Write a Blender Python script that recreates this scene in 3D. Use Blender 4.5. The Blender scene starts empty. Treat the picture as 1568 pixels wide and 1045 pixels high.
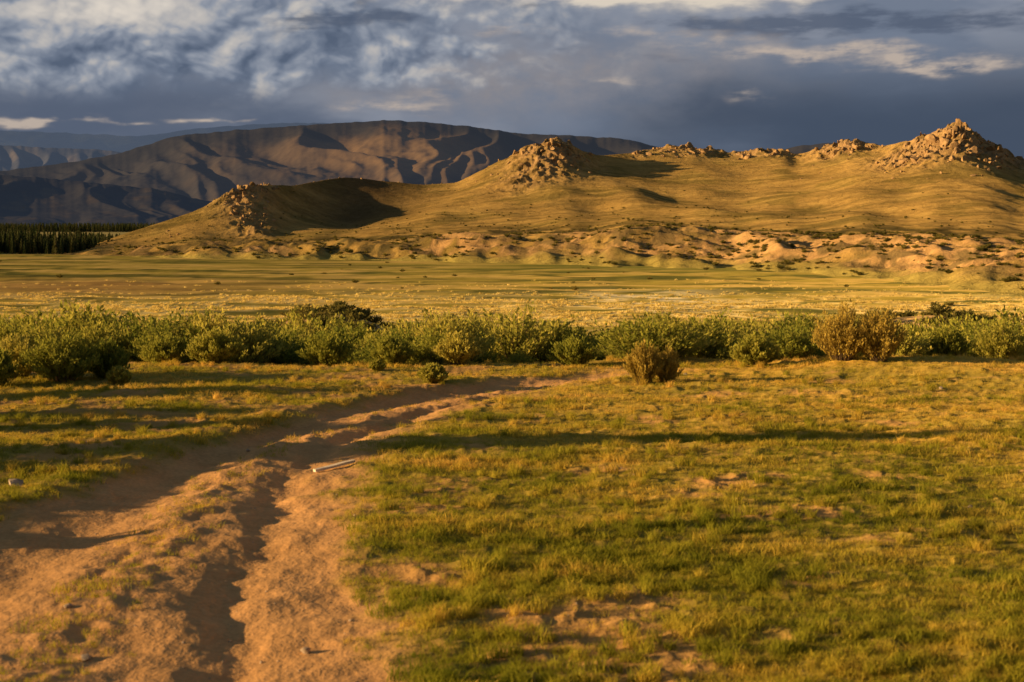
import bpy, math, random, bmesh
import numpy as np
from mathutils import Vector
random.seed(7); rng=np.random.default_rng(7)
scene=bpy.context.scene
# ------------------------------------------------------------ camera maths
F=2178.0; HOR=340.0; CAMZ=3.0
P=math.atan((522.5-HOR)/F); cp,sp=math.cos(P),math.sin(P)
def slope(py):
    v=(522.5-np.asarray(py,float))/F
    return (-sp+v*cp)/(cp+v*sp)
def gp(px,py,z=0.0):
    s=slope(py); y=(z-CAMZ)/s
    return (px-784)/F*y*(cp-s*sp), y
def px_of(x,y): return 784+F*(x/np.maximum(y,1e-3))/0.993
def x_of(px,y): return (px-784)/F*0.993*y
# ------------------------------------------------------------ noise
def _h(ix,iy,seed):
    n=(ix*374761393+iy*668265263+seed*1442695041)&0xffffffff
    n=((n^(n>>13))*1274126177)&0xffffffff
    n=(n^(n>>16))&0xffffffff
    return n
def pn(x,y,seed=0):
    x,y=np.broadcast_arrays(np.asarray(x,float),np.asarray(y,float))
    ix=np.floor(x).astype(np.int64); iy=np.floor(y).astype(np.int64)
    fx=x-ix; fy=y-iy
    u=fx*fx*fx*(fx*(fx*6-15)+10); v=fy*fy*fy*(fy*(fy*6-15)+10)
    def g(a,b):
        an=_h(ix+a,iy+b,seed)*(2*np.pi/4294967296.0)
        return np.cos(an)*(fx-a)+np.sin(an)*(fy-b)
    a=g(0,0); b=g(1,0); c=g(0,1); d=g(1,1)
    return (a+(b-a)*u+(c-a)*v+(a-b-c+d)*u*v)*1.5
def fbm(x,y,o=4,seed=0,gain=0.5):
    t=0;a=1
    for i in range(o):
        t=t+a*pn(x,y,seed+i*17); x=x*2.03+3.1; y=y*2.03+1.7; a*=gain
    return t
def rfbm(x,y,o=4,seed=0,gain=0.5):
    t=0;a=1
    for i in range(o):
        t=t+a*pn(x,y,seed+i*17); x,y=(x*.8-y*.6)*2.03+3.1,(x*.6+y*.8)*2.03+1.7; a*=gain
    return t
def ridg(x,y,o=3,seed=0,soft=0.0):
    t=0;a=1;n=0
    for i in range(o):
        t=t+a*(1-2*np.sqrt(pn(x,y,seed+i*13)**2+soft*soft)); n+=a; x=x*2.1+5; y=y*2.1+2; a*=.5
    return t/n
def billow(x,y,o=5,seed=0,gain=.52):
    t=0;a=1;n=0
    for i in range(o):
        t=t+a*np.sqrt(pn(x,y,seed+i*19)**2+.002)*2; n+=a
        x,y=(x*.8-y*.6)*2.05+3.7,(x*.6+y*.8)*2.05+1.3; a*=gain
    return t/n
def ss(a,b,x):
    t=np.clip((x-a)/(b-a),0,1); return t*t*(3-2*t)
def ga(x,c,s): return np.exp(-((x-c)/s)**2)
def mixc(a,b,m): return a*(1-m[...,None])+np.asarray(b)*m[...,None]
def table(tab,sig):
    g=np.arange(-900,2700,2.0); v=np.interp(g,*tab); k=np.exp(-(np.arange(-150,151)*2.0/sig)**2/2); k/=k.sum()
    v=np.convolve(np.pad(v,150,mode='edge'),k,mode='valid')
    return lambda p: np.interp(p,g,v)
# ------------------------------------------------------------ road curves
def curve(pts):
    w=[gp(a,b) for a,b in pts]; w.sort(key=lambda q:q[1])
    xs=np.array([q[0] for q in w]); ys=np.array([q[1] for q in w])
    s0=(xs[1]-xs[0])/(ys[1]-ys[0])
    ys=np.concatenate([[ys[0]-12],ys]); xs=np.concatenate([[xs[0]-s0*12*0.3],xs])
    g=np.arange(-5,40,.1); v=np.interp(g,ys,xs); k=np.exp(-(np.arange(-12,13)*.1/.4)**2/2); k/=k.sum()
    v=np.convolve(np.pad(v,12,mode='edge'),k,mode='valid')
    return lambda y: np.interp(y,g,v)
XL=curve([(-60,900),(60,840),(160,790),(280,715),(380,670),(500,637),(620,610),(760,590),(860,580),(960,571)])
XR=curve([(335,1045),(370,900),(410,800),(440,725),(510,675),(600,642),(700,612),(810,592),(900,580),(980,573)])
EL=curve([(-170,850),(0,792),(130,742),(240,702),(330,672),(400,652),(480,630),(560,610),(680,592),(780,580),(900,570)])
ER=curve([(640,1045),(575,930),(540,850),(522,770),(520,730),(550,700),(595,665),(665,632),(745,607),(835,590),(925,578),(1000,572)])
def road(x,y):
    e1=fbm(x*1.3,y*1.3,3,5)*0.14
    sL=ss(-0.2,0.45,x-EL(y)+e1)
    sR=1-ss(-0.7,0.6,x-ER(y)+e1*3)
    return sL*sR*(1-ss(27,30,y))
def ground_z(x,y,fine=True):
    edge=pn(x/7,y*0+3,9)*1.5
    yy=y-edge
    b=np.interp(yy,[-50,30,34,45,60,75,120,185,20000],[0,0,-.5,-1.8,-3.6,-5.3,-9.5,-12,-12])
    near=1-ss(40,70,y)
    z=b+near*(fbm(x/4.0,y/2.2,2,21)*0.06)
    midw=ss(30,60,y)
    z=z+midw*(1-ss(180,240,y))*fbm(x/18,y/12,3,31)*0.5
    px=px_of(x,y)
    z=z+np.where(y>0, 4.5*ga(px,500,170)*ga(y,105,18)+4.2*ga(px,1420,240)*ga(y,108,20),0)
    z=z+np.where(y>0, 0.25*ga(x,9.0,4.0)*ga(y,28.5,2.2),0)
    vm=ss(190,230,y)*(1-ss(420,520,y))
    z=z+vm*fbm(x/30,y/10,3,77)*0.6
    if fine:
        rd=road(x,y); fade=1-ss(26,29,y)
        dl=x-XL(y)+fbm(x*0.5,y*0.9,3,3)*0.12; dr=x-XR(y)+fbm(x*0.7+9,y*1.1,3,4)*0.14
        dep=1+.4*pn(x*.3,y*.45,6)
        z=z-0.070*rd-fade*(0.065*ga(dl,0,0.42)+0.066*dep*ga(dr,0.0,0.25))
        z=z+fade*0.035*ga((dl+dr)/2,0,0.5)*(1+fbm(x*3,y*3,2,8)*1.0)+.018*ga(dr,-.5,.28)*(1-ss(10,13,y))
        z=z+fade*0.045*ga(x-EL(y),-0.35,0.4)
        nn=1-ss(25,45,y)
        z=z+nn*(fbm(x*2.2,y*2.2,3,41)*0.015+rd*np.maximum(0,fbm(x*7,y*7,2,51))*0.010)
        z=z+nn*(1-rd)*np.maximum(0,fbm(x*3.3,y*3.3,3,61))*0.040
    return z
# ------------------------------------------------------------ mesh helpers
def link(o): scene.collection.objects.link(o); return o
def grid_mesh(name,X,Y,Z,col,mat,wrap=False):
    n,m=X.shape
    me=bpy.data.meshes.new(name)
    co=np.stack([X,Y,Z],-1).reshape(-1,3).astype(np.float32)
    i=np.arange(n-1)[:,None]*m
    j=np.arange(m if wrap else m-1)[None,:]
    jn=(j+1)%m
    q=np.stack([i+j,i+jn,i+m+jn,i+m+j],-1).reshape(-1,4)
    me.vertices.add(len(co)); me.vertices.foreach_set('co',co.ravel())
    me.loops.add(q.size); me.loops.foreach_set('vertex_index',q.ravel().astype(np.int32))
    me.polygons.add(len(q)); me.polygons.foreach_set('loop_start',np.arange(0,q.size,4,dtype=np.int32))
    me.polygons.foreach_set('use_smooth',np.ones(len(q),bool))
    me.update(calc_edges=True)
    a=me.color_attributes.new('Col','FLOAT_COLOR','POINT')
    c=np.ones((len(co),4),np.float32); c[:,:3]=col.reshape(-1,3)
    a.data.foreach_set('color',c.ravel())
    me.materials.append(mat)
    return link(bpy.data.objects.new(name,me))
def poly_mesh(name,V,Fc,mat,mats=None,mi=None):
    me=bpy.data.meshes.new(name); V=np.asarray(V,np.float32); Fc=np.asarray(Fc,np.int32)
    k=Fc.shape[1]
    me.vertices.add(len(V)); me.vertices.foreach_set('co',V.ravel())
    me.loops.add(Fc.size); me.loops.foreach_set('vertex_index',Fc.ravel())
    me.polygons.add(len(Fc)); me.polygons.foreach_set('loop_start',np.arange(0,Fc.size,k,dtype=np.int32))
    for m_ in (mats or [mat]): me.materials.append(m_)
    if mi is not None: me.polygons.foreach_set('material_index',np.asarray(mi,np.int32))
    me.update(calc_edges=True)
    return bpy.data.objects.new(name,me)
# ------------------------------------------------------------ node helper
class NB:
    def __init__(s,nt): s.nt=nt
    def n(s,t,**k):
        o=s.nt.nodes.new(t)
        for a,b in k.items(): setattr(o,a,b)
        return o
    def setin(s,sock,v):
        if isinstance(v,bpy.types.NodeSocket): s.nt.links.new(v,sock)
        else: sock.default_value=v
    def m(s,op,a,b=0.0,clamp=False):
        o=s.n('ShaderNodeMath',operation=op,use_clamp=clamp)
        s.setin(o.inputs[0],a); s.setin(o.inputs[1],b)
        return o.outputs[0]
    def noise(s,vec,scale,detail=4,rough=.5,out=0):
        o=s.n('ShaderNodeTexNoise')
        s.setin(o.inputs['Vector'],vec)
        o.inputs['Scale'].default_value=scale;o.inputs['Detail'].default_value=detail
        o.inputs['Roughness'].default_value=rough
        return o.outputs[out]
    def xyz(s,x,y,z=0.0):
        o=s.n('ShaderNodeCombineXYZ')
        s.setin(o.inputs[0],x);s.setin(o.inputs[1],y);s.setin(o.inputs[2],z); return o.outputs[0]
    def mix(s,f,a,b,mode='MIX'):
        o=s.n('ShaderNodeMix',data_type='RGBA',blend_type=mode)
        s.setin(o.inputs[0],f); s.setin(o.inputs[6],a); s.setin(o.inputs[7],b); return o.outputs[2]
    def ramp(s,f,st):
        o=s.n('ShaderNodeValToRGB'); s.setin(o.inputs[0],f); e=o.color_ramp.elements
        while len(e)<len(st): e.new(0.5)
        for i,(p,c) in enumerate(st): e[i].position=p; e[i].color=(*c,1)
        return o.outputs[0]
def newmat(name):
    m=bpy.data.materials.new(name); m.use_nodes=True; nt=m.node_tree; nt.nodes.clear()
    return m,NB(nt)
def terrain_mat(name,s1,s2,s3,bump,bdist,lo=.65,hi=1.35,haze_glow=None):
    m,b=newmat(name)
    pos=b.n('ShaderNodeNewGeometry').outputs['Position']
    col=b.n('ShaderNodeAttribute',attribute_name='Col').outputs['Color']
    n1=b.noise(pos,s1,4,.6); n2=b.noise(pos,s2,5,.65); n3=b.noise(pos,s3,3,.6)
    f=b.m('ADD',b.m('MULTIPLY',n1,.3),b.m('ADD',b.m('MULTIPLY',n2,.35),b.m('MULTIPLY',n3,.35)))
    mr=b.n('ShaderNodeMapRange'); b.setin(mr.inputs[0],f)
    mr.inputs[1].default_value=.35;mr.inputs[2].default_value=.65;mr.inputs[3].default_value=lo;mr.inputs[4].default_value=hi
    g=b.xyz(mr.outputs[0],mr.outputs[0],mr.outputs[0])
    c=b.mix(1.0,col,g,'MULTIPLY')
    h=b.m('ADD',b.m('MULTIPLY',n2,1.0),b.m('MULTIPLY',n3,.5))
    bp=b.n('ShaderNodeBump'); bp.inputs['Strength'].default_value=bump; bp.inputs['Distance'].default_value=bdist
    b.setin(bp.inputs['Height'],h)
    d=b.n('ShaderNodeBsdfDiffuse'); b.setin(d.inputs['Color'],c); b.setin(d.inputs['Normal'],bp.outputs[0])
    d.inputs['Roughness'].default_value=.8
    o=b.n('ShaderNodeOutputMaterial')
    if haze_glow:
        e=b.n('ShaderNodeEmission'); e.inputs[0].default_value=(*haze_glow,1); e.inputs[1].default_value=1  # even glow added to the far slopes in place of haze
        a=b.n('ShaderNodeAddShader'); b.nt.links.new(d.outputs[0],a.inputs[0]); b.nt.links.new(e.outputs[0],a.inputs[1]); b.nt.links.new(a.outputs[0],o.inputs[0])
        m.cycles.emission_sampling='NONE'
    else: b.nt.links.new(d.outputs[0],o.inputs[0])
    return m
def leaf_mat(name,cols,trans=.35,patch=None):
    m,b=newmat(name)
    g=b.n('ShaderNodeNewGeometry').outputs['Random Per Island']
    oi=b.n('ShaderNodeObjectInfo'); r=oi.outputs['Random']
    f=b.m('ADD',b.m('MULTIPLY',g,.4),b.m('MULTIPLY',r,.6))
    if patch:
        sx=b.n('ShaderNodeSeparateXYZ'); b.setin(sx.inputs[0],oi.outputs['Location'])
        vec=b.xyz(b.m('MULTIPLY',sx.outputs[0],.4),sx.outputs[1],0.0)
        pnz=b.noise(vec,patch,4,.6)
        far=b.m('MULTIPLY',b.m('SUBTRACT',sx.outputs[1],15.0),.05,clamp=True)
        f=b.m('ADD',b.m('MULTIPLY',f,.5),b.m('ADD',b.m('MULTIPLY',b.m('SUBTRACT',pnz,.42),2.2),b.m('MULTIPLY',far,.42)),clamp=True)
    c=b.ramp(f,cols)
    d=b.n('ShaderNodeBsdfDiffuse'); b.setin(d.inputs[0],c)
    t=b.n('ShaderNodeBsdfTranslucent'); b.setin(t.inputs[0],c)
    mx=b.n('ShaderNodeMixShader'); mx.inputs[0].default_value=trans
    b.nt.links.new(d.outputs[0],mx.inputs[1]); b.nt.links.new(t.outputs[0],mx.inputs[2])
    o=b.n('ShaderNodeOutputMaterial'); b.nt.links.new(mx.outputs[0],o.inputs[0])
    return m
def rock_mat(name,c1,c2,sc,bd):
    m,b=newmat(name)
    pos=b.n('ShaderNodeNewGeometry').outputs['Position']
    n=b.noise(pos,sc,6,.65); c=b.ramp(n,[(.3,c1),(.7,c2)])
    bp=b.n('ShaderNodeBump'); bp.inputs['Strength'].default_value=.8; bp.inputs['Distance'].default_value=bd
    b.setin(bp.inputs['Height'],n)
    d=b.n('ShaderNodeBsdfDiffuse'); b.setin(d.inputs[0],c); b.setin(d.inputs['Normal'],bp.outputs[0])
    o=b.n('ShaderNodeOutputMaterial'); b.nt.links.new(d.outputs[0],o.inputs[0])
    return m
# ------------------------------------------------------------ scatter by geometry nodes
def scatter(name,pos,rot,scl,idx,objs):
    coll=bpy.data.collections.new(name+'_sources')
    for k,o in enumerate(objs):
        o.name='%s_part_%02d'%(name,k); coll.objects.link(o)
    me=bpy.data.meshes.new(name); N=len(pos)
    me.vertices.add(N); me.vertices.foreach_set('co',np.asarray(pos,np.float32).ravel())
    a=me.attributes.new('rot','FLOAT_VECTOR','POINT'); a.data.foreach_set('vector',np.asarray(rot,np.float32).ravel())
    scl=np.asarray(scl,np.float32)
    if scl.ndim==1: scl=np.repeat(scl[:,None],3,1)
    a=me.attributes.new('scl','FLOAT_VECTOR','POINT'); a.data.foreach_set('vector',scl.ravel())
    a=me.attributes.new('idx','INT','POINT'); a.data.foreach_set('value',np.asarray(idx,np.int32))
    ob=link(bpy.data.objects.new(name,me))
    ng=bpy.data.node_groups.new(name+'_gn','GeometryNodeTree')
    ng.interface.new_socket('Geometry',in_out='INPUT',socket_type='NodeSocketGeometry')
    ng.interface.new_socket('Geometry',in_out='OUTPUT',socket_type='NodeSocketGeometry')
    L=ng.links.new
    gi=ng.nodes.new('NodeGroupInput'); go=ng.nodes.new('NodeGroupOutput')
    ci=ng.nodes.new('GeometryNodeCollectionInfo'); ci.inputs['Collection'].default_value=coll
    ci.inputs['Separate Children'].default_value=True; ci.inputs['Reset Children'].default_value=True
    ip=ng.nodes.new('GeometryNodeInstanceOnPoints'); ip.inputs['Pick Instance'].default_value=True
    def na(n,t):
        x=ng.nodes.new('GeometryNodeInputNamedAttribute'); x.data_type=t; x.inputs['Name'].default_value=n; return x.outputs['Attribute']
    L(gi.outputs[0],ip.inputs['Points']); L(ci.outputs[0],ip.inputs['Instance'])
    L(na('idx','INT'),ip.inputs['Instance Index'])
    e=ng.nodes.new('FunctionNodeEulerToRotation'); L(na('rot','FLOAT_VECTOR'),e.inputs[0]); L(e.outputs[0],ip.inputs['Rotation'])
    L(na('scl','FLOAT_VECTOR'),ip.inputs['Scale']); L(ip.outputs[0],go.inputs[0])
    md=ob.modifiers.new('scatter','NODES'); md.node_group=ng
    return ob
def rotz(n,tilt=0.0):
    r=np.zeros((n,3)); r[:,2]=rng.uniform(0,6.283,n)
    if tilt: r[:,0]=rng.normal(0,tilt,n); r[:,1]=rng.normal(0,tilt,n)
    return r
# ------------------------------------------------------------ GROUND
m_ground=terrain_mat('ground_soil',.35,3.0,22,.7,.04,.72,1.28)
az=np.concatenate([np.linspace(-180,-27,130,endpoint=False),np.linspace(-27,27,900,endpoint=False),np.linspace(27,180,130,endpoint=False)])*math.pi/180
r=np.concatenate([np.geomspace(1.0,6,50,endpoint=False),np.geomspace(6,42,400,endpoint=False),np.geomspace(42,600,330,endpoint=False),np.geomspace(600,24000,90)])
R,A=np.meshgrid(r,az,indexing='ij')
X=R*np.sin(A); Y=R*np.cos(A); Z=ground_z(X,Y)
n1=fbm(X/1.6,Y/1.0,4,101); n2=fbm(X/5,Y/3,3,111)
def grass_cover(x,y):
    n=fbm(x/1.6,y/1.0,4,101)+.6*fbm(x/5,y/3,3,111)
    return ss(-.75,.05,n+.5*ss(0,3.0,x-ER(y))-.05)
gc=grass_cover(X,Y)
soil=np.broadcast_to(np.array([.46,.27,.095]),X.shape+(3,))
col=mixc(soil,[.31,.245,.045],gc*.9)
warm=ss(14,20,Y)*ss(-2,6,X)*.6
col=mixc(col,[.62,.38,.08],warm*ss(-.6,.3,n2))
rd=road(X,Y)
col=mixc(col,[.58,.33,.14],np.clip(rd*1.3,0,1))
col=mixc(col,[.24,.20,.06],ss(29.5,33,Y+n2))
md=np.clip(ga(px_of(X,Y),500,200)*ga(Y,100,14)+ga(px_of(X,Y),1420,250)*ga(Y,103,15),0,1)*(Y>0)
col=mixc(col,[.46,.31,.14],ss(.3,.7,md+.3*n2))
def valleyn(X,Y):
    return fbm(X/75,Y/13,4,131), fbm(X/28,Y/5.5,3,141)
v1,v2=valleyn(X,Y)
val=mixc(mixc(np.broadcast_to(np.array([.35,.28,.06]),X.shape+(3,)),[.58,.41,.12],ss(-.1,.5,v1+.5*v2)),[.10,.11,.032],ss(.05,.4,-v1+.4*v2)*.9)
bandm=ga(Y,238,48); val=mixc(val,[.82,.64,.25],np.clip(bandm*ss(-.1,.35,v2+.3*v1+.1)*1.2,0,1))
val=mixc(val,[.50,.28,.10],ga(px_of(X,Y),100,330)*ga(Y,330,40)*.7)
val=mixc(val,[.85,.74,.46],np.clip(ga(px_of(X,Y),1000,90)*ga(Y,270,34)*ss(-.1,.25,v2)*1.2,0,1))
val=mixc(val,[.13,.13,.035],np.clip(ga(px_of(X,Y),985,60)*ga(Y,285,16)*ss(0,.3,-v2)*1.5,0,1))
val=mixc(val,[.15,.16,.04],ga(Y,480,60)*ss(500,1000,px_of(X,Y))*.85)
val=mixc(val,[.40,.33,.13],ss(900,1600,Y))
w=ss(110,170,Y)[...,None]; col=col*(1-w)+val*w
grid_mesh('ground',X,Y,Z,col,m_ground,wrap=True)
# ------------------------------------------------------------ ROCKY HILL
PB=table(([-50,60,100,300,600,900,1200,1400,1568,1800,2400],[394,393,391,397,400,408,416,436,462,480,480]),30)
PS=table(([-50,60,100,200,300,500,650,800,900,1000,1100,1250,1400,1568,1800,2400],[400,396,388,380,376,370,361,360,356,352,356,356,360,370,380,380]),30)
PRT=([-50,60,100,200,300,345,385,400,470,530,600,650,700,760,800,850,880,920,975,1010,1060,1100,1130,1200,1220,1260,1300,1350,1400,1440,1465,1485,1500,1530,1555,1568,1650,1800,2100,2500],
    [402,398,388,353,321,301,288,284,273,273,279,283,277,250,231,219,228,240,238,229,227,234,236,236,242,231,221,225,216,204,192,200,216,228,246,246,250,260,300,350])
PR=table(PRT,5); PRs=table(PRT,45)
YR=table(([-50,60,100,400,470,600,850,1050,1300,1465,1568,1800,2500],[700,700,705,765,850,900,890,980,940,880,870,900,900]),40)
YS=table(([0,100,300,900,1200,1568,2400],[640,660,665,600,560,500,470]),40)
RK=[(370,765,45,45,.8),(390,700,25,20,.6),(840,880,60,45,1),(800,820,45,25,.5),(978,940,12,15,.6),(1050,975,60,25,1),(1170,960,45,20,.8),(1290,940,45,30,1.1),(1465,880,60,50,1.3),(1400,850,60,40,1),(1530,860,60,40,1)]
def hill_z(px,y):
    wob=fbm(px/90,y/90,2,201)*14
    p=px+wob*.5
    x=x_of(px,y)
    g2=pn(px/85,y*0,221)
    yb=-15/slope(PB(p))+14*fbm(px/60,y*0+1,2,211)
    ps=PS(p); yr=YR(p)
    ysn=YS(px)+22*g2
    ysn=np.minimum(ysn,yr-25); ysn=np.maximum(ysn,yb+25)
    zs=3+ysn*slope(ps); zr=3+yr*slope(PR(px)); zrs=3+yr*slope(PRs(px))
    t1=np.clip((y-yb)/(ysn-yb),0,1); t2=np.clip((y-ysn)/(yr-ysn),0,1); t3=np.maximum(y-yr,0)
    s0=ss(-.25,1.05,0.0); f1=(ss(-.25,1.05,t1)-s0)/(ss(-.25,1.05,1.0)-s0)
    z=-12.6+(zs+12.6)*f1
    z=z+(zrs-zs)*(.35*t2+.65*t2**2.1)+(zr-zrs)*ss(.72,1.0,t2)
    z=z-.42*t3*t3/(t3+25)
    z=np.where(y<yb,-12.6-(yb-y)*.05,z)
    env=np.clip((y-yb)/60,0,1)*np.clip((zr+14)/25,0,1)
    z=z+env*(fbm(x/85,y/100,2,231)*2.0+fbm(x/14,y/14,3,235)*.22)
    z=z+env*t2*(1-t2)*4*(ridg(x/95+y/250,y/210,2,241,.15)-.3)*4.2
    sw=(t1*(1-t1)*4)*np.clip((zs+12)/6,0,1)
    z=z+sw*(ridg(x/42+y/70,y/60,3,251,.04)-.3)*6.6+sw*fbm(x/9,y/9,3,255)*.6
    z=z-9*ga(px,520,75)*ga(y,800,45)
    rk=0
    for a,b,c,d,e in RK: rk=rk+e*ga(px,a,c)*ga(y,b,d)
    # jagged bedrock: stepped, angular relief where rock crops out
    q=np.maximum(ridg(x/15,y/18,4,261)-.15,-.1)*6
    st_=np.floor(q/1.3)*1.3+1.3*ss(.55,1.0,(q/1.3)%1.0)
    z=z+np.clip(rk,0,1)*(.35*q+.75*st_)
    return z,t1,t2,t3,rk
m_hill=terrain_mat('hill_grass',.03,.28,2.0,1.0,.8,.5,1.5)
pxs=np.concatenate([np.linspace(-40,1600,1250,endpoint=False),np.linspace(1600,2300,200)]); ys=np.concatenate([np.linspace(240,560,170,endpoint=False),np.linspace(560,1000,480,endpoint=False),np.linspace(1000,1400,60)])
YY,PX=np.meshgrid(ys,pxs,indexing='ij')
HZ,t1,t2,t3,rk=hill_z(PX,YY); HX=x_of(PX,YY)
c0=np.broadcast_to(np.array([.37,.245,.080]),HX.shape+(3,))
nA=fbm(HX/40,YY/40,4,301); nB=fbm(HX/9,YY/14,3,311); nT=fbm(HX/55,YY/9,3,321)
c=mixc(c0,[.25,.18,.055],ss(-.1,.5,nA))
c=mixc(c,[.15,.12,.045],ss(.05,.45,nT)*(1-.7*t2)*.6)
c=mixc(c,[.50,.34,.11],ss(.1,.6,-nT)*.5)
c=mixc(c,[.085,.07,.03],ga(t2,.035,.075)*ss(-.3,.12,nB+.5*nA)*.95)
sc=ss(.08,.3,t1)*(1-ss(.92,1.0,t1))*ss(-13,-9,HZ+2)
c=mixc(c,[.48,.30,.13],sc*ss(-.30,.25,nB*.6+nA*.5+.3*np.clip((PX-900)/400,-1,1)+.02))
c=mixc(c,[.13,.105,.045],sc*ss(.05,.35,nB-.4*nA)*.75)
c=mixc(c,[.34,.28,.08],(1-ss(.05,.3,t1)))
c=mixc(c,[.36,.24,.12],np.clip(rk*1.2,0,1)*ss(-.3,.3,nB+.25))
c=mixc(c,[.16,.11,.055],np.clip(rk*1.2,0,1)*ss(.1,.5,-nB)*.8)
c=mixc(c,[.10,.07,.038],ga(PX,560,90)*ss(.3,.7,t2)*.85)  # shade on the right of the knoll, put into the colour
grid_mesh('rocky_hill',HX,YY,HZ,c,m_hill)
# ------------------------------------------------------------ MOUNTAINS
def mountain(name,prof,y0,yr,y1,seed,colf,spx,amp,mat):
    pxs=np.linspace(-700,2300,1400); ys=np.concatenate([np.linspace(y0,yr,320,endpoint=False),np.linspace(yr,y1,40)])
    YY,PX=np.meshgrid(ys,pxs,indexing='ij')
    T=table(prof,9)
    t=np.clip((YY-y0)/(yr-y0),0,1); t3=np.maximum(YY-yr,0)
    zr=3+yr*slope(T(PX)+fbm(PX/22,PX*0+seed,3,seed+3)*1.3)
    W=spx/F*yr
    X0=x_of(PX,np.full_like(YY,yr))
    XX=X0+fbm(X0/(W*2.2),YY/(W*5),2,seed)*W*.75
    Y2=YY+fbm(X0/(W*1.5)+7,YY/(W*3),2,seed+2)*W*.8
    am=.55+.6*ss(-.4,.4,pn(X0/(W*2.5),YY/(W*5),seed+4))
    v=am*np.sqrt(pn(XX/W,Y2/(W*7),seed+5)**2+.006)*1.7
    v=v+.40*np.sqrt(pn(XX/(W*.47)+7,Y2/(W*3.0)+3,seed+6)**2+.005)*1.7
    v=v+.09*fbm(X0/(W*.3),YY/(W*.9),3,seed+7)
    v=np.clip(v/1.15,0,1.3)
    Z=-14+(zr+14)*(.1*t+.9*t**1.1)*(1-amp*np.clip(1-t,0,1)**.5*v*ss(0,.06,1-t))
    Z=Z-.35*t3
    return grid_mesh(name,x_of(PX,YY),YY,Z,colf(PX,YY,t,v,Z),mat)
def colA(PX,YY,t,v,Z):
    b=np.broadcast_to(np.array([.045,.040,.037]),PX.shape+(3,))  # cloud shadow put into the dark base colour of the slopes
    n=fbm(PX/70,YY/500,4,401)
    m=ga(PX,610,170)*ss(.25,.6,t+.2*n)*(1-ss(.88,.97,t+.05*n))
    c=mixc(b,[.125,.085,.048],np.clip(m*1.2,0,1))  # sunlit patch on the central spurs, painted as browner colour
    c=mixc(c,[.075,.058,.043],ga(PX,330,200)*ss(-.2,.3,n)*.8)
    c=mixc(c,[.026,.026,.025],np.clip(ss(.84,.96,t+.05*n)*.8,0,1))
    return mixc(c,[.030,.032,.038],(1-ss(200,420,PX))*.7)  # left end painted darker still, as under cloud
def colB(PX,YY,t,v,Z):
    b=np.broadcast_to(np.array([.07,.08,.10]),PX.shape+(3,))  # distance haze put into the bluish base colour
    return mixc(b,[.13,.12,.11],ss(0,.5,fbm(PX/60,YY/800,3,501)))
mm=lambda n,a: terrain_mat(n,.0012,.005,.02,.3,12,.8,1.2,haze_glow=a)
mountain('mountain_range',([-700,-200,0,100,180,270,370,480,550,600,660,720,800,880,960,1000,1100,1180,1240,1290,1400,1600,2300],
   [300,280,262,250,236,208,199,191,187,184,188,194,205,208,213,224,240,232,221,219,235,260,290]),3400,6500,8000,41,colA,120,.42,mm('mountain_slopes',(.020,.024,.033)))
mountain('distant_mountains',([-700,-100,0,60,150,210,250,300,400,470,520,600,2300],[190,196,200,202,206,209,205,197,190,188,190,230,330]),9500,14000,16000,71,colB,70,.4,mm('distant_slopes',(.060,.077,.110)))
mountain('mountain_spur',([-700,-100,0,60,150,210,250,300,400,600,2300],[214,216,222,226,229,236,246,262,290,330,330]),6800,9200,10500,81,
   lambda PX,YY,t,v,Z: mixc(np.broadcast_to(np.array([.05,.055,.07]),PX.shape+(3,)),[.10,.09,.085],ss(-.1,.5,fbm(PX/50,YY/500,3,513))),80,.4,mm('spur_slopes',(.038,.050,.073)))  # spur colour tinted blue for haze as well
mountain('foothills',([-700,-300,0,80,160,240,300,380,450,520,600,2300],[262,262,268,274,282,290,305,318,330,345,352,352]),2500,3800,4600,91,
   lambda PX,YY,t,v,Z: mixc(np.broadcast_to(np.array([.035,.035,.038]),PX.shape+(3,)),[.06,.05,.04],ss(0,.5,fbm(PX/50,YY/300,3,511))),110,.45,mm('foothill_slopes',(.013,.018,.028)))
# ------------------------------------------------------------ plants: sources
def blades(n,rad,h,w,lean=.35):
    V=[];Fc=[]
    for i in range(n):
        a=random.uniform(0,6.283); rr=rad*math.sqrt(random.random())
        x,y=rr*math.cos(a),rr*math.sin(a); hh=h*random.uniform(.5,1.1)
        o=random.uniform(0,6.283); dx,dy=math.cos(o)*w/2,math.sin(o)*w/2
        la=random.uniform(0,6.283); l=hh*random.uniform(.1,lean)+rr*.3
        lx,ly=math.cos(la)*l,math.sin(la)*l
        k=len(V)
        V+= [(x-dx,y-dy,-.01),(x+dx,y+dy,-.01),(x+dx*.8+lx*.35,y+dy*.8+ly*.35,hh*.6),(x-dx*.8+lx*.35,y-dy*.8+ly*.35,hh*.6),
             (x+dx*.1+lx,y+dy*.1+ly,hh),(x-dx*.1+lx,y-dy*.1+ly,hh*.99)]
        Fc+=[(k,k+1,k+2,k+3),(k+3,k+2,k+4,k+5)]
    return V,Fc
m_grass=leaf_mat('grass_blades',[(0.05,(.13,.155,.015)),(.42,(.31,.29,.03)),(.72,(.53,.38,.06)),(1,(.72,.46,.11))],.4,patch=.9)
m_straw=leaf_mat('dry_grass',[(0.1,(.47,.38,.09)),(.5,(.70,.54,.17)),(.9,(.8,.64,.25))],.3)
gs=[poly_mesh('g',*blades(16,.085,.045+.018*(k%3),.006,.7),m_grass) for k in range(8)]
N=95000
y=np.exp(rng.uniform(math.log(5.5),math.log(33),N)); x=rng.uniform(-.46,.46,N)*y+rng.normal(0,.3,N)
rdm=road(x,y); nn=fbm(x/1.6,y/1.0,4,101)+.6*fbm(x/5,y/3,3,111)
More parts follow.
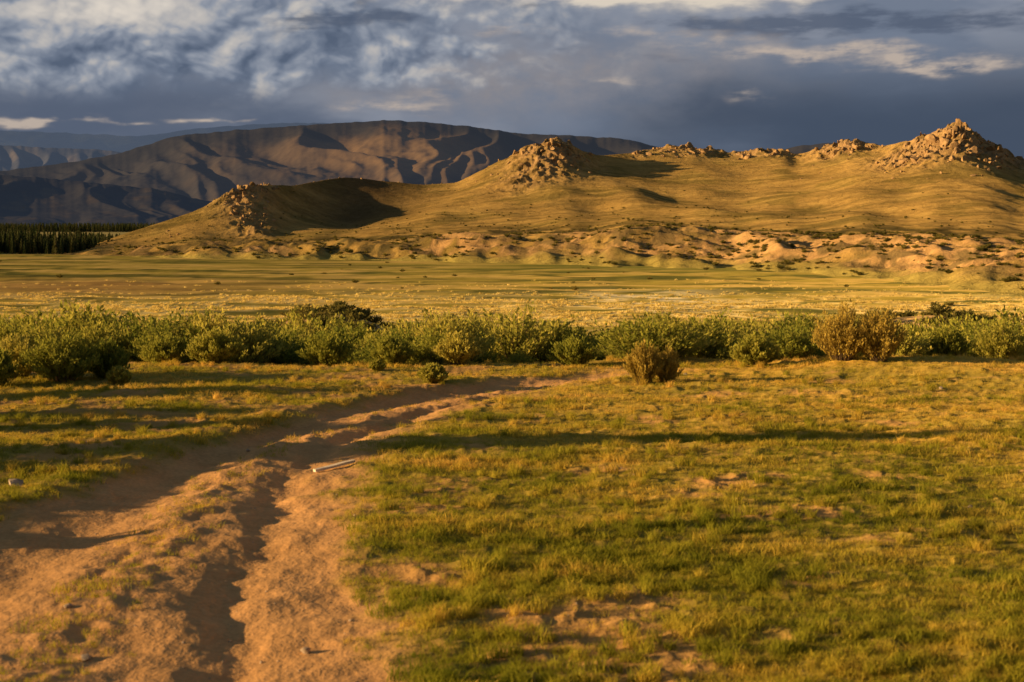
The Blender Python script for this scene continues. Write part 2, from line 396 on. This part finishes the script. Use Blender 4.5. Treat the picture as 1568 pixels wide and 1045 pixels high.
dens=(.10+.90*grass_cover(x,y))*(1-np.clip(rdm*1.5,0,1))
strip=ga((x-(XL(y)+XR(y))/2),0,.3)*.20
keep=rng.random(N)<dens*.85+strip
x,y,nn=x[keep],y[keep],nn[keep]
z=ground_z(x,y)
s=rng.uniform(.45,1.1,len(x))*(.75+.5*ss(0,.6,nn))
scatter('grass',np.stack([x,y,z],1),rotz(len(x),.1),s,rng.integers(0,8,len(x)),gs)
tv=[poly_mesh('t',*blades(60,.09,.16,.008,.7),m_grass) for k in range(4)]
N=4200; y=np.exp(rng.uniform(math.log(6),math.log(31),N)); x=rng.uniform(-.42,.42,N)*y
k=(road(x,y)<.1)&(fbm(x/2.5,y/1.5,3,901)>-.05); x,y=x[k],y[k]; s=rng.uniform(.3,.85,len(x))
tx,ty=gp(740,872); x=np.append(x,[tx,tx+.15,tx-.12]);y=np.append(y,[ty,ty+.1,ty+.12]);s=np.append(s,[1.15,.9,.9])
scatter('grass_tufts',np.stack([x,y,ground_z(x,y)],1),rotz(len(x)),s,rng.integers(0,4,len(x)),tv)
vs=[poly_mesh('v',*blades(16,.5,.36,.10,.7),m_straw) for k in range(4)]
N=52000; y=rng.uniform(190,360,N); x=x_of(rng.uniform(-60,1640,N),y)
v1,v2=valleyn(x,y)
keep=rng.random(N)<(ga(y,235,45)*.95+.03)*ss(-.02,.25,v2+.4*v1+.03)
x,y=x[keep],y[keep]
scatter('valley_tussock_grass',np.stack([x,y,ground_z(x,y,False)],1),rotz(len(x)),rng.uniform(.45,1.15,len(x)),rng.integers(0,4,len(x)),vs)
# willow bushes
m_willow=leaf_mat('willow_leaves',[(0.1,(.14,.17,.028)),(.5,(.29,.285,.045)),(.9,(.50,.42,.09))],.4)
m_brown=leaf_mat('dry_willow_leaves',[(0.1,(.27,.20,.04)),(.5,(.38,.28,.055)),(.9,(.50,.37,.09))],.35)
m_dark=leaf_mat('steppe_shrub_leaves',[(0.1,(.10,.10,.03)),(.5,(.17,.15,.04)),(.9,(.26,.22,.06))],.25)
m_bark=rock_mat('bark',(.14,.10,.06),(.24,.18,.12),8,.01)
def bush(nst,nlf,leafmat,w=.55,L=.075,seed=0,lw=.17,b0=.12):
    R=random.Random(seed); V=[];Fc=[];mi=[]
    for i in range(nst):
        a=R.uniform(0,6.283); sp_=math.sqrt(R.random()); 
        H=(1-.5*sp_**2)*R.uniform(.65,1.12); bx,by=.18*sp_*math.cos(a),.18*sp_*math.sin(a)
        ex,ey=(w*sp_*1.1)*math.cos(a)+R.gauss(0,.05),(w*sp_*1.1)*math.sin(a)+R.gauss(0,.05)
        def pt(t): return (bx+(ex-bx)*t**1.25,by+(ey-by)*t**1.25,H*t**.9)
        tw=.008
        for s_ in range(4):
            p,q=pt(s_/4),pt((s_+1)/4); k=len(V); w1=tw*(1-s_/5); w2=tw*(1-(s_+1)/5)
            V+=[(p[0]-w1,p[1],p[2]),(p[0]+w1,p[1],p[2]),(q[0]+w2,q[1],q[2]),(q[0]-w2,q[1],q[2])]; Fc.append((k,k+1,k+2,k+3)); mi.append(1)
            V+=[(p[0],p[1]-w1,p[2]),(p[0],p[1]+w1,p[2]),(q[0],q[1]+w2,q[2]),(q[0],q[1]-w2,q[2])]; Fc.append((k+4,k+5,k+6,k+7)); mi.append(1)
        for j in range(nlf):
            t=R.uniform(b0,1.0)**.75; c=Vector(pt(t))+Vector((R.gauss(0,.03),R.gauss(0,.03),R.gauss(0,.03)))
            d=Vector((ex-bx+R.gauss(0,.4),ey-by+R.gauss(0,.4),R.uniform(.5,1.5))).normalized()
            sd=d.cross(Vector((R.gauss(0,1),R.gauss(0,1),R.gauss(0,1)))).normalized()
            l=L*R.uniform(.6,1.4); ww=l*lw; k=len(V)
            V+=[tuple(c),tuple(c+d*l*.5+sd*ww),tuple(c+d*l),tuple(c+d*l*.5-sd*ww)]; Fc.append((k,k+1,k+2,k+3)); mi.append(0)
    return poly_mesh('b',V,Fc,None,mats=[leafmat,m_bark],mi=mi)
bs=[bush(80,46,m_willow,seed=k,w=.5+.08*(k%3)) for k in range(6)]
N=860; y=30.5+36*rng.random(N)**1.1; px=rng.uniform(-80,1680,N); x=x_of(px,y)
edge=30.6+pn(x/3,x*0,611)*1.6
gap=fbm(x/3.2,y/3,2,621)
keep=(y>edge)&~((px>700)&(px<960)&(y<33.5))&(gap>-.24)
x,y,px,gap=x[keep],y[keep],px[keep],gap[keep]
z=ground_z(x,y)
s=rng.uniform(.4,1.1,len(x))*(1+.8*np.clip(gap,-.25,.6))*np.interp(y,[30,45,66],[.92,1.3,1.75])
sc3=np.stack([s*rng.uniform(1.1,1.9,len(s)),s*rng.uniform(1.0,1.6,len(s)),s],1)
scatter('willow_bushes',np.stack([x,y,z-.05],1),rotz(len(x),.08),sc3,rng.integers(0,6,len(x)),bs)
def hero(px,py,hpx,wf,mat,seed,name='willow_shrub'):
    x,y=gp(px,py); h=hpx/F*y
    o=bush(130,75,mat,w=.6,L=.065/max(h,.3),seed=seed); o.name=name
    o.location=(x,y,float(ground_z(np.array([x]),np.array([y]))[0])-.04); o.scale=(h*wf,h*wf,h); link(o); return o
hero(95,585,76,1.25,m_willow,31); hero(30,580,66,.9,m_willow,32); hero(165,580,60,.9,m_willow,33)
hero(182,588,26,1.0,m_willow,34); hero(663,590,28,1.2,m_willow,35); hero(578,571,18,1.0,m_willow,36)
hero(985,588,68,.65,m_brown,37,'dry_willow_shrub'); hero(1022,586,54,.6,m_brown,47,'dry_willow_shrub'); hero(1290,568,84,.95,m_brown,38,'dry_willow_shrub'); hero(1345,570,78,.8,m_brown,39,'dry_willow_shrub')
hero(1155,566,48,1.2,m_willow,40); hero(1450,552,56,1.0,m_willow,41); hero(1530,556,64,1.0,m_willow,42); hero(-10,592,60,1,m_willow,43)
hero(330,556,54,1.3,m_willow,44); hero(500,556,52,1.2,m_willow,45); hero(880,560,46,1.2,m_willow,46); hero(255,552,46,1.2,m_willow,48); hero(700,560,48,1.2,m_willow,49); hero(600,560,44,1.1,m_willow,50)
# shrubs and a young poplar standing just left of the view; they throw the long shadows
for k,(x0,y0,h,wf) in enumerate([(-9.3,20.4,1.7,.45),(-10.2,21.5,1.4,.5),(-11.2,23.9,1.9,.5),(-8.6,16.9,.9,.6),(-7.6,13.2,.7,.6),(-13,27.0,1.6,.5)]):
    o=bush(130,80,m_willow,w=.6,L=.10/h,seed=60+k,lw=.28); o.name='willow_shrub'; o.location=(x0,y0,-.03); o.scale=(h*wf,h*wf,h); link(o)
o=bush(110,90,m_willow,w=.10,L=.035,seed=77,lw=.4,b0=.2); o.name='poplar_tree'; o.location=(-9.6,17.75,-.03); o.scale=(3.3,3.0,3.3); link(o)
ms=[bush(26,26,m_dark,w=.65,L=.2,seed=80+k) for k in range(4)]
pts=[];sz=[]
for (pc,ps_,yc,yw,n) in [(560,90,98,10,120),(430,60,100,8,40),(1400,150,100,12,130),(1200,60,100,10,25),(700,500,130,25,60),(800,500,420,60,60)]:
    px=rng.normal(pc,ps_,n); y=rng.normal(yc,yw,n); x=x_of(px,y); z=ground_z(x,y)
    pts+=list(zip(x,y,z-.1)); sz+=list(rng.uniform(.3,1.0,n))
pts=np.array(pts)
scatter('steppe_shrubs',pts,rotz(len(pts)),np.array(sz)[:,None]*np.array([[1.6,1.6,1]]),rng.integers(0,4,len(pts)),ms)
N=11000; px=rng.uniform(100,1700,N); y=np.interp(px,[0,900,1300,1568,1700],[620,560,480,400,380])+rng.normal(0,60,N)+rng.exponential(60,N)
z,t1,t2,_,_=hill_z(px,y); keep=(z>-11.6)&(rng.random(N)<.25+.45*(t1<1)*ss(700,1200,px)+.15*(t1<1))&(rng.random(N)<ss(-.25,.35,fbm(px/60,y/30,2,711)+.1)); px,y,z,t1=px[keep],y[keep],z[keep],t1[keep]
scatter('hillside_shrubs',np.stack([x_of(px,y),y,z-.1],1),rotz(len(px)),(rng.uniform(.4,1.3,len(px))*np.where(t1<1,1,.65))[:,None]*np.array([[1.3,1.3,.8]]),rng.integers(0,4,len(px)),[bush(22,20,m_dark,w=.7,L=.3,seed=90+k) for k in range(4)])
m_con=leaf_mat('conifer_needles',[(0.1,(.03,.05,.02)),(.5,(.06,.075,.028)),(.9,(.10,.10,.04))],.15)
def conifer(seed):
    R=random.Random(seed); V=[];Fc=[];mi=[]
    for a in range(6):
        a0,a1=a/6*6.283,(a+1)/6*6.283;k=len(V)
        V+=[(.018*math.cos(a0),.018*math.sin(a0),0),(.018*math.cos(a1),.018*math.sin(a1),0),(.003*math.cos(a1),.003*math.sin(a1),.97),(.003*math.cos(a0),.003*math.sin(a0),.97)];Fc.append((k,k+1,k+2,k+3));mi.append(1)
    for i in range(420):
        t=R.random()**1.2; zz=.1+.88*t; L=.19*(1-t)**.8*R.uniform(.5,1.15)+.012; a=R.uniform(0,6.283)
        c,s_=math.cos(a),math.sin(a); w=.028; r0=R.uniform(.1,.6)*L; k=len(V)
        V+=[(r0*c,r0*s_,zz),(r0*c+(L-r0)*.5*c-w*s_,r0*s_+(L-r0)*.5*s_+w*c,zz-.012),(L*c,L*s_,zz-.05*R.random()),(r0*c+(L-r0)*.5*c+w*s_,r0*s_+(L-r0)*.5*s_-w*c,zz-.03)];Fc.append((k,k+1,k+2,k+3));mi.append(0)
    return poly_mesh('c',V,Fc,None,mats=[m_con,m_bark],mi=mi)
N=900; px=rng.uniform(-260,205,N); y=rng.uniform(655,800,N)+np.maximum(0,px-100)*.8; x=x_of(px,y)
s=rng.uniform(7,13,N)*np.interp(px,[0,120,205],[1,.85,.6])
scatter('conifer_forest',np.stack([x,y,np.full(N,-12.2)],1),rotz(N),s,rng.integers(0,4,N),[conifer(k) for k in range(4)])
N=1500; px=rng.uniform(-200,420,N); y=rng.uniform(2050,2350,N)
scatter('distant_tree_line',np.stack([x_of(px,y),y,np.full(N,-12.2)],1),rotz(N),rng.uniform(9,15,N),rng.integers(0,2,N),[conifer(k+9) for k in range(2)])
# ------------------------------------------------------------ ROCKS
m_rock=rock_mat('sandstone',(.18,.115,.06),(.40,.265,.135),.35,.9)
m_stone=rock_mat('field_stone',(.20,.15,.11),(.42,.34,.26),9,.01)
def boulder(seed,mat,sub=3,jag=False):
    R=random.Random(seed); bm=bmesh.new(); bmesh.ops.create_icosphere(bm,subdivisions=sub,radius=1)
    for i in range(9 if jag else 16):
        n=Vector((R.gauss(0,1),R.gauss(0,1),R.gauss(0,.5) if jag else R.gauss(0,1))).normalized(); d=R.uniform(.25,.6) if jag else R.uniform(.4,.85)
        for v in bm.verts:
            k=v.co.dot(n)-d
            if k>0: v.co-=n*k*.97
    me=bpy.data.meshes.new('r'); bm.to_mesh(me); bm.free(); me.materials.append(mat)
    return bpy.data.objects.new('r',me)
def find_y(px,py):
    yy=np.linspace(420,990,260); z,_,_,_,_=hill_z(np.full_like(yy,px),yy)
    v=(z-CAMZ)/yy; tgt=float(slope(py)); i=np.argmax(v>=tgt)
    if v[i]<tgt: i=int(np.argmax(v))
    return yy[i],z[i]
CL=[(365,300,18,9,34,1.0),(380,335,22,7,26,1.0),(400,288,12,4,14,1.2),(350,322,20,8,14,.8),(520,274,80,2,20,.6),
 (840,236,38,8,46,1.2),(850,223,14,3,18,1.5),(790,268,32,9,26,.8),(880,255,25,11,26,1.0),(978,237,7,2,9,1.6),
 (1050,234,28,5,34,1.5),(1010,232,9,3,8,1.4),(1140,237,8,3,12,1.8),(1185,237,18,2,16,1.1),(1275,235,16,6,20,1.3),(1300,226,13,4,20,1.6),(1335,227,14,3,10,1.1),
 (1400,242,30,11,44,1.2),(1440,220,18,9,40,1.4),(1463,205,9,6,24,1.6),(1490,230,18,11,42,1.4),(1530,247,20,11,36,1.3),(1390,258,40,8,24,.9),(265,362,8,2,5,1.0),(700,280,60,5,16,.6),(1240,272,30,8,12,.7),
 (370,305,16,9,6,3.4),(850,232,20,5,9,3.9),(1055,234,24,3,8,3.4),(1295,228,12,4,6,4.0),(1445,218,18,8,12,4.4),(1490,228,16,8,8,4.4),(1410,242,24,7,10,3.6),(1145,237,8,2,3,3.2),(1530,246,16,6,6,3.6)]
P3=[];S3=[];I3=[]
for pc,yc,sx_,sy_,n,sz_ in CL:
    for i in range(n):
        px=rng.normal(pc,sx_); py=rng.normal(yc,sy_)
        yy,z=find_y(px,py); s_=sz_*min(1.8,rng.lognormal(-.1,.45 if sz_<3 else .15)); jg=rng.random()<.5
        P3.append((x_of(px,yy),yy,z-(.2 if sz_<3 else .4)*s_)); S3.append((s_*rng.uniform(.8,1.7),s_*rng.uniform(.8,1.4),s_*(rng.uniform(.9,1.7) if jg and sz_<3 else rng.uniform(.5,1.0)))); I3.append(int(rng.integers(7,11)) if jg else int(rng.integers(0,7)))
yt,zt=find_y(1465,203)
xt=x_of(1465,yt)
for dx,dz,a,b,c_ in [(-3.0,-1,3.2,3,3.6),(1.0,.5,3.4,3,5.2),(3.8,-1,2.6,3,4.0),(-1.2,2.6,2.4,2.4,3.6),(.8,3.6,2.2,2,4.4),(.2,5.6,1.5,1.4,3.0),(-5.5,-1.8,3,3,2.8),(2.4,2.2,1.8,1.6,3.2),(5.8,-2.6,2.2,2,3.0),(-7.8,-3,2.6,2.5,2.2),(8,-5,3,2.5,3)]:
    P3.append((xt+dx,yt,zt+dz)); S3.append((a,b,c_)); I3.append(int(rng.integers(7,11)))
rr=rng.uniform(-.35,.35,(len(P3),3)); rr[:,2]=rng.uniform(0,6.28,len(P3))
scatter('rock_outcrop',np.array(P3),rr,np.array(S3),np.array(I3),[boulder(k,m_rock) for k in range(7)]+[boulder(k+20,m_rock,3,True) for k in range(4)])
for k,(px,py,s_) in enumerate([(22,744,.10),(105,927,.035),(132,988,.05),(468,978,.05),(1487,775,.04),(380,686,.04),(1050,577,.06),(1441,600,.05)]):
    o=boulder(40+k,m_stone,2); o.name='stone'; x,y=gp(px,py); o.location=(x,y,float(ground_z(np.array([x]),np.array([y]))[0])+s_*.3)
    o.scale=(s_*1.3,s_,s_*.7); o.rotation_euler=(.2,.1,k); link(o)
N=1600; y=np.exp(rng.uniform(math.log(6),math.log(26),N)); x=rng.uniform(-.42,.42,N)*y; 
scatter('pebbles',np.stack([x,y,ground_z(x,y)],1),rotz(N,.4),rng.lognormal(-4.8,.4,N),rng.integers(0,3,N),[boulder(70+k,m_stone,1) for k in range(3)])
m_wood=rock_mat('weathered_wood',(.50,.43,.34),(.68,.60,.50),25,.004)
bm=bmesh.new(); bmesh.ops.create_cube(bm,size=1)
for v in bm.verts: v.co.x*=.55; v.co.y*=.07; v.co.z*=.03
bmesh.ops.subdivide_edges(bm,edges=bm.edges[:],cuts=3,use_grid_fill=True)
for v in bm.verts: v.co.z+=.02*math.sin(v.co.x*4)+random.uniform(-.003,.003); v.co.y+=random.uniform(-.006,.006)
me=bpy.data.meshes.new('wooden_plank'); bm.to_mesh(me); bm.free(); me.materials.append(m_wood)
o=link(bpy.data.objects.new('wooden_plank',me)); x,y=gp(512,713); o.location=(x,y,float(ground_z(np.array([x]),np.array([y]))[0])+.04); o.rotation_euler=(0,-.06,.6)
# ------------------------------------------------------------ SKY: cloud dome in front (north), Nishita sky elsewhere
azs=np.radians(np.concatenate([np.linspace(-78,-22,90,endpoint=False),np.linspace(-22,22,1150,endpoint=False),np.linspace(22,78,90)]))
els=np.radians(np.concatenate([np.linspace(-1.5,3,14,endpoint=False),np.linspace(3,10.5,230,endpoint=False),np.linspace(10.5,75,70)]))
EE,AA=np.meshgrid(els,azs,indexing='ij'); RD=38000
SX,SY,SZ=RD*np.cos(EE)*np.sin(AA),RD*np.cos(EE)*np.cos(AA),RD*np.sin(EE)
cx=784+F*AA; cy=340-F*np.tan(EE)
wx=rfbm(cx/160,cy/100,4,801)*34; wy=rfbm(cx/140+9,cy/80,4,811)*13
ux,uy=cx+wx,cy+wy
def G(L):
    t=0
    for q in L: t=t+q[4]*ga(ux,q[0],q[2])*ga(uy,q[1],q[3])
    return t
def C(r,g,b): return np.array([r,g,b])
fine=rfbm(cx/60,cy/34,5,871,.58)
fstr=rfbm(cx/75,cy/13,5,873,.6)
mid=rfbm(cx/240,cy/90,5,861,.5)
base=np.broadcast_to(C(.165,.200,.27),cx.shape+(3,)).copy()
base=mixc(base,C(.26,.285,.345),ss(-.3,.5,mid)*.8)
base=mixc(base,C(.055,.077,.12),ss(50,190,cy+25*mid)*ss(650,1200,cx+120*mid)*.97)
base=mixc(base,C(.080,.104,.158),ss(90,170,cy+25*mid)*ss(720,300,cx+120*mid)*.85)
base=mixc(base,C(.25,.24,.26),np.clip(G([(780,115,230,55,.8),(620,150,120,25,.4),(1050,100,160,30,.3)])*(1+.6*fine),0,1))
def cum(ox=0,oy=0,o=6):
    X_,Y_=cx+wx*.4+ox,cy+wy*.6+oy
    return billow(X_/150,Y_/105,o,821,.5)
k0=cum(); k1=cum(-6,-8,5); k2=cum(-18,-22,4); k0s=cum(0,0,4); k05=cum(0,0,5)
den=G([(120,30,290,90,1.1),(400,60,200,60,.55),(0,-60,700,70,.55),(640,90,170,50,.36),(900,40,200,40,.2)])+.42*(k0-.35)+.10*fine
al=ss(.08,.46,den)*ss(1050,700,cx)*ss(175,125,cy)
lit=.40+(k0s-k2)*.46+(k05-k1)*.50+(k0-.35)*.12+G([(225,20,100,60,.36),(50,25,90,45,.16),(330,30,70,35,.08),(640,80,120,30,.06),(200,152,330,30,-.30),(530,42,110,16,-.22)])+.06*fine
lit=np.clip(lit,.02,1.3); lit=np.where(lit>.6,.6+.4*(1-np.exp(-(lit-.6)/.4)),lit)
def ramp(v,st,co): 
    co=np.array(co); return np.stack([np.interp(v,st,co[:,i]) for i in range(3)],-1)
cc=ramp(lit,[0,.25,.5,.75,1],[(.085,.115,.175),(.155,.19,.26),(.28,.31,.37),(.50,.475,.455),(.82,.73,.62)])
col=base*(1-al[...,None])+cc*al[...,None]
dk=G([(530,40,110,12,1.0),(470,62,45,9,.7),(620,36,40,6,.5),(1330,52,260,22,.95),(1120,38,140,10,.6),(820,18,40,8,.6),(1000,95,120,8,.35),(860,75,70,8,.35)])
col=mixc(col,C(.080,.105,.16),np.clip(ss(.2,.95,dk*(1+.5*fstr)+.12*fine+.15*mid)*.8,0,1))
st=G([(1400,112,110,14,1.0),(1240,90,170,10,.8),(1100,68,140,12,.5),(580,168,70,12,.6),(650,150,80,12,.45),(930,132,90,8,.5),(1150,154,45,10,.5),(760,50,60,12,.45),(690,120,40,10,.35),(90,196,80,7,1.1),(330,191,55,4,.9),(210,199,40,3,.5),(1000,50,130,7,.45)])
col=mixc(col,C(.52,.43,.36),np.clip(ss(.1,1.15,st*(1+.6*fstr+.55*fine))*.9,0,1))
tp=G([(1150,-6,430,22,1.1),(1300,-40,600,30,.8),(900,-2,120,18,.6),(760,-8,90,16,.4)])
col=mixc(col,C(.74,.65,.53),np.clip(ss(.12,1.0,tp*(1+.4*fstr)+.2*fine+.2*mid)*.9*ss(60,20,cy),0,1))
up=ss(-40,-400,cy); col=mixc(col,C(.20,.23,.29),up*.6)
m_sky,nb=newmat('cloud_sky')
at=nb.n('ShaderNodeAttribute',attribute_name='Col').outputs['Color']; em=nb.n('ShaderNodeEmission'); nb.setin(em.inputs[0],at)
oo=nb.n('ShaderNodeOutputMaterial'); nb.nt.links.new(em.outputs[0],oo.inputs[0]); m_sky.cycles.emission_sampling='NONE'
grid_mesh('sky',SX,SY,SZ,col,m_sky)
# ------------------------------------------------------------ SUN + WORLD
EL_=math.radians(11); d=Vector((math.cos(EL_)*.99,math.cos(EL_)*.14,-math.sin(EL_)))
sl=bpy.data.lights.new('sun','SUN'); sl.energy=10.5; sl.angle=math.radians(.6); sl.color=(1,.64,.27)
so=link(bpy.data.objects.new('sun',sl)); so.rotation_euler=d.to_track_quat('-Z','Y').to_euler(); so.location=(-50,0,60)
w=bpy.data.worlds.new('World'); scene.world=w; w.use_nodes=True; nt=w.node_tree; nt.nodes.clear(); b=NB(nt)
sky=b.n('ShaderNodeTexSky',sky_type='NISHITA',sun_disc=False); sky.sun_elevation=EL_; sky.sun_rotation=math.atan2(-d.x,-d.y)%(2*math.pi)
bg1=b.n('ShaderNodeBackground'); b.setin(bg1.inputs[0],sky.outputs[0]); bg1.inputs[1].default_value=.055
wo=b.n('ShaderNodeOutputWorld'); nt.links.new(bg1.outputs[0],wo.inputs[0])
# ------------------------------------------------------------ CAMERA
cam=bpy.data.cameras.new('camera'); cam.sensor_width=36; cam.lens=50; cam.clip_start=.1; cam.clip_end=90000
cam.dof.use_dof=True; cam.dof.focus_distance=70; cam.dof.aperture_fstop=2.8
co=link(bpy.data.objects.new('camera',cam)); co.location=(0,0,CAMZ); co.rotation_euler=(math.pi/2-P,0,0); scene.camera=co
scene.view_settings.view_transform='Standard'; scene.view_settings.look='None'; scene.view_settings.exposure=0
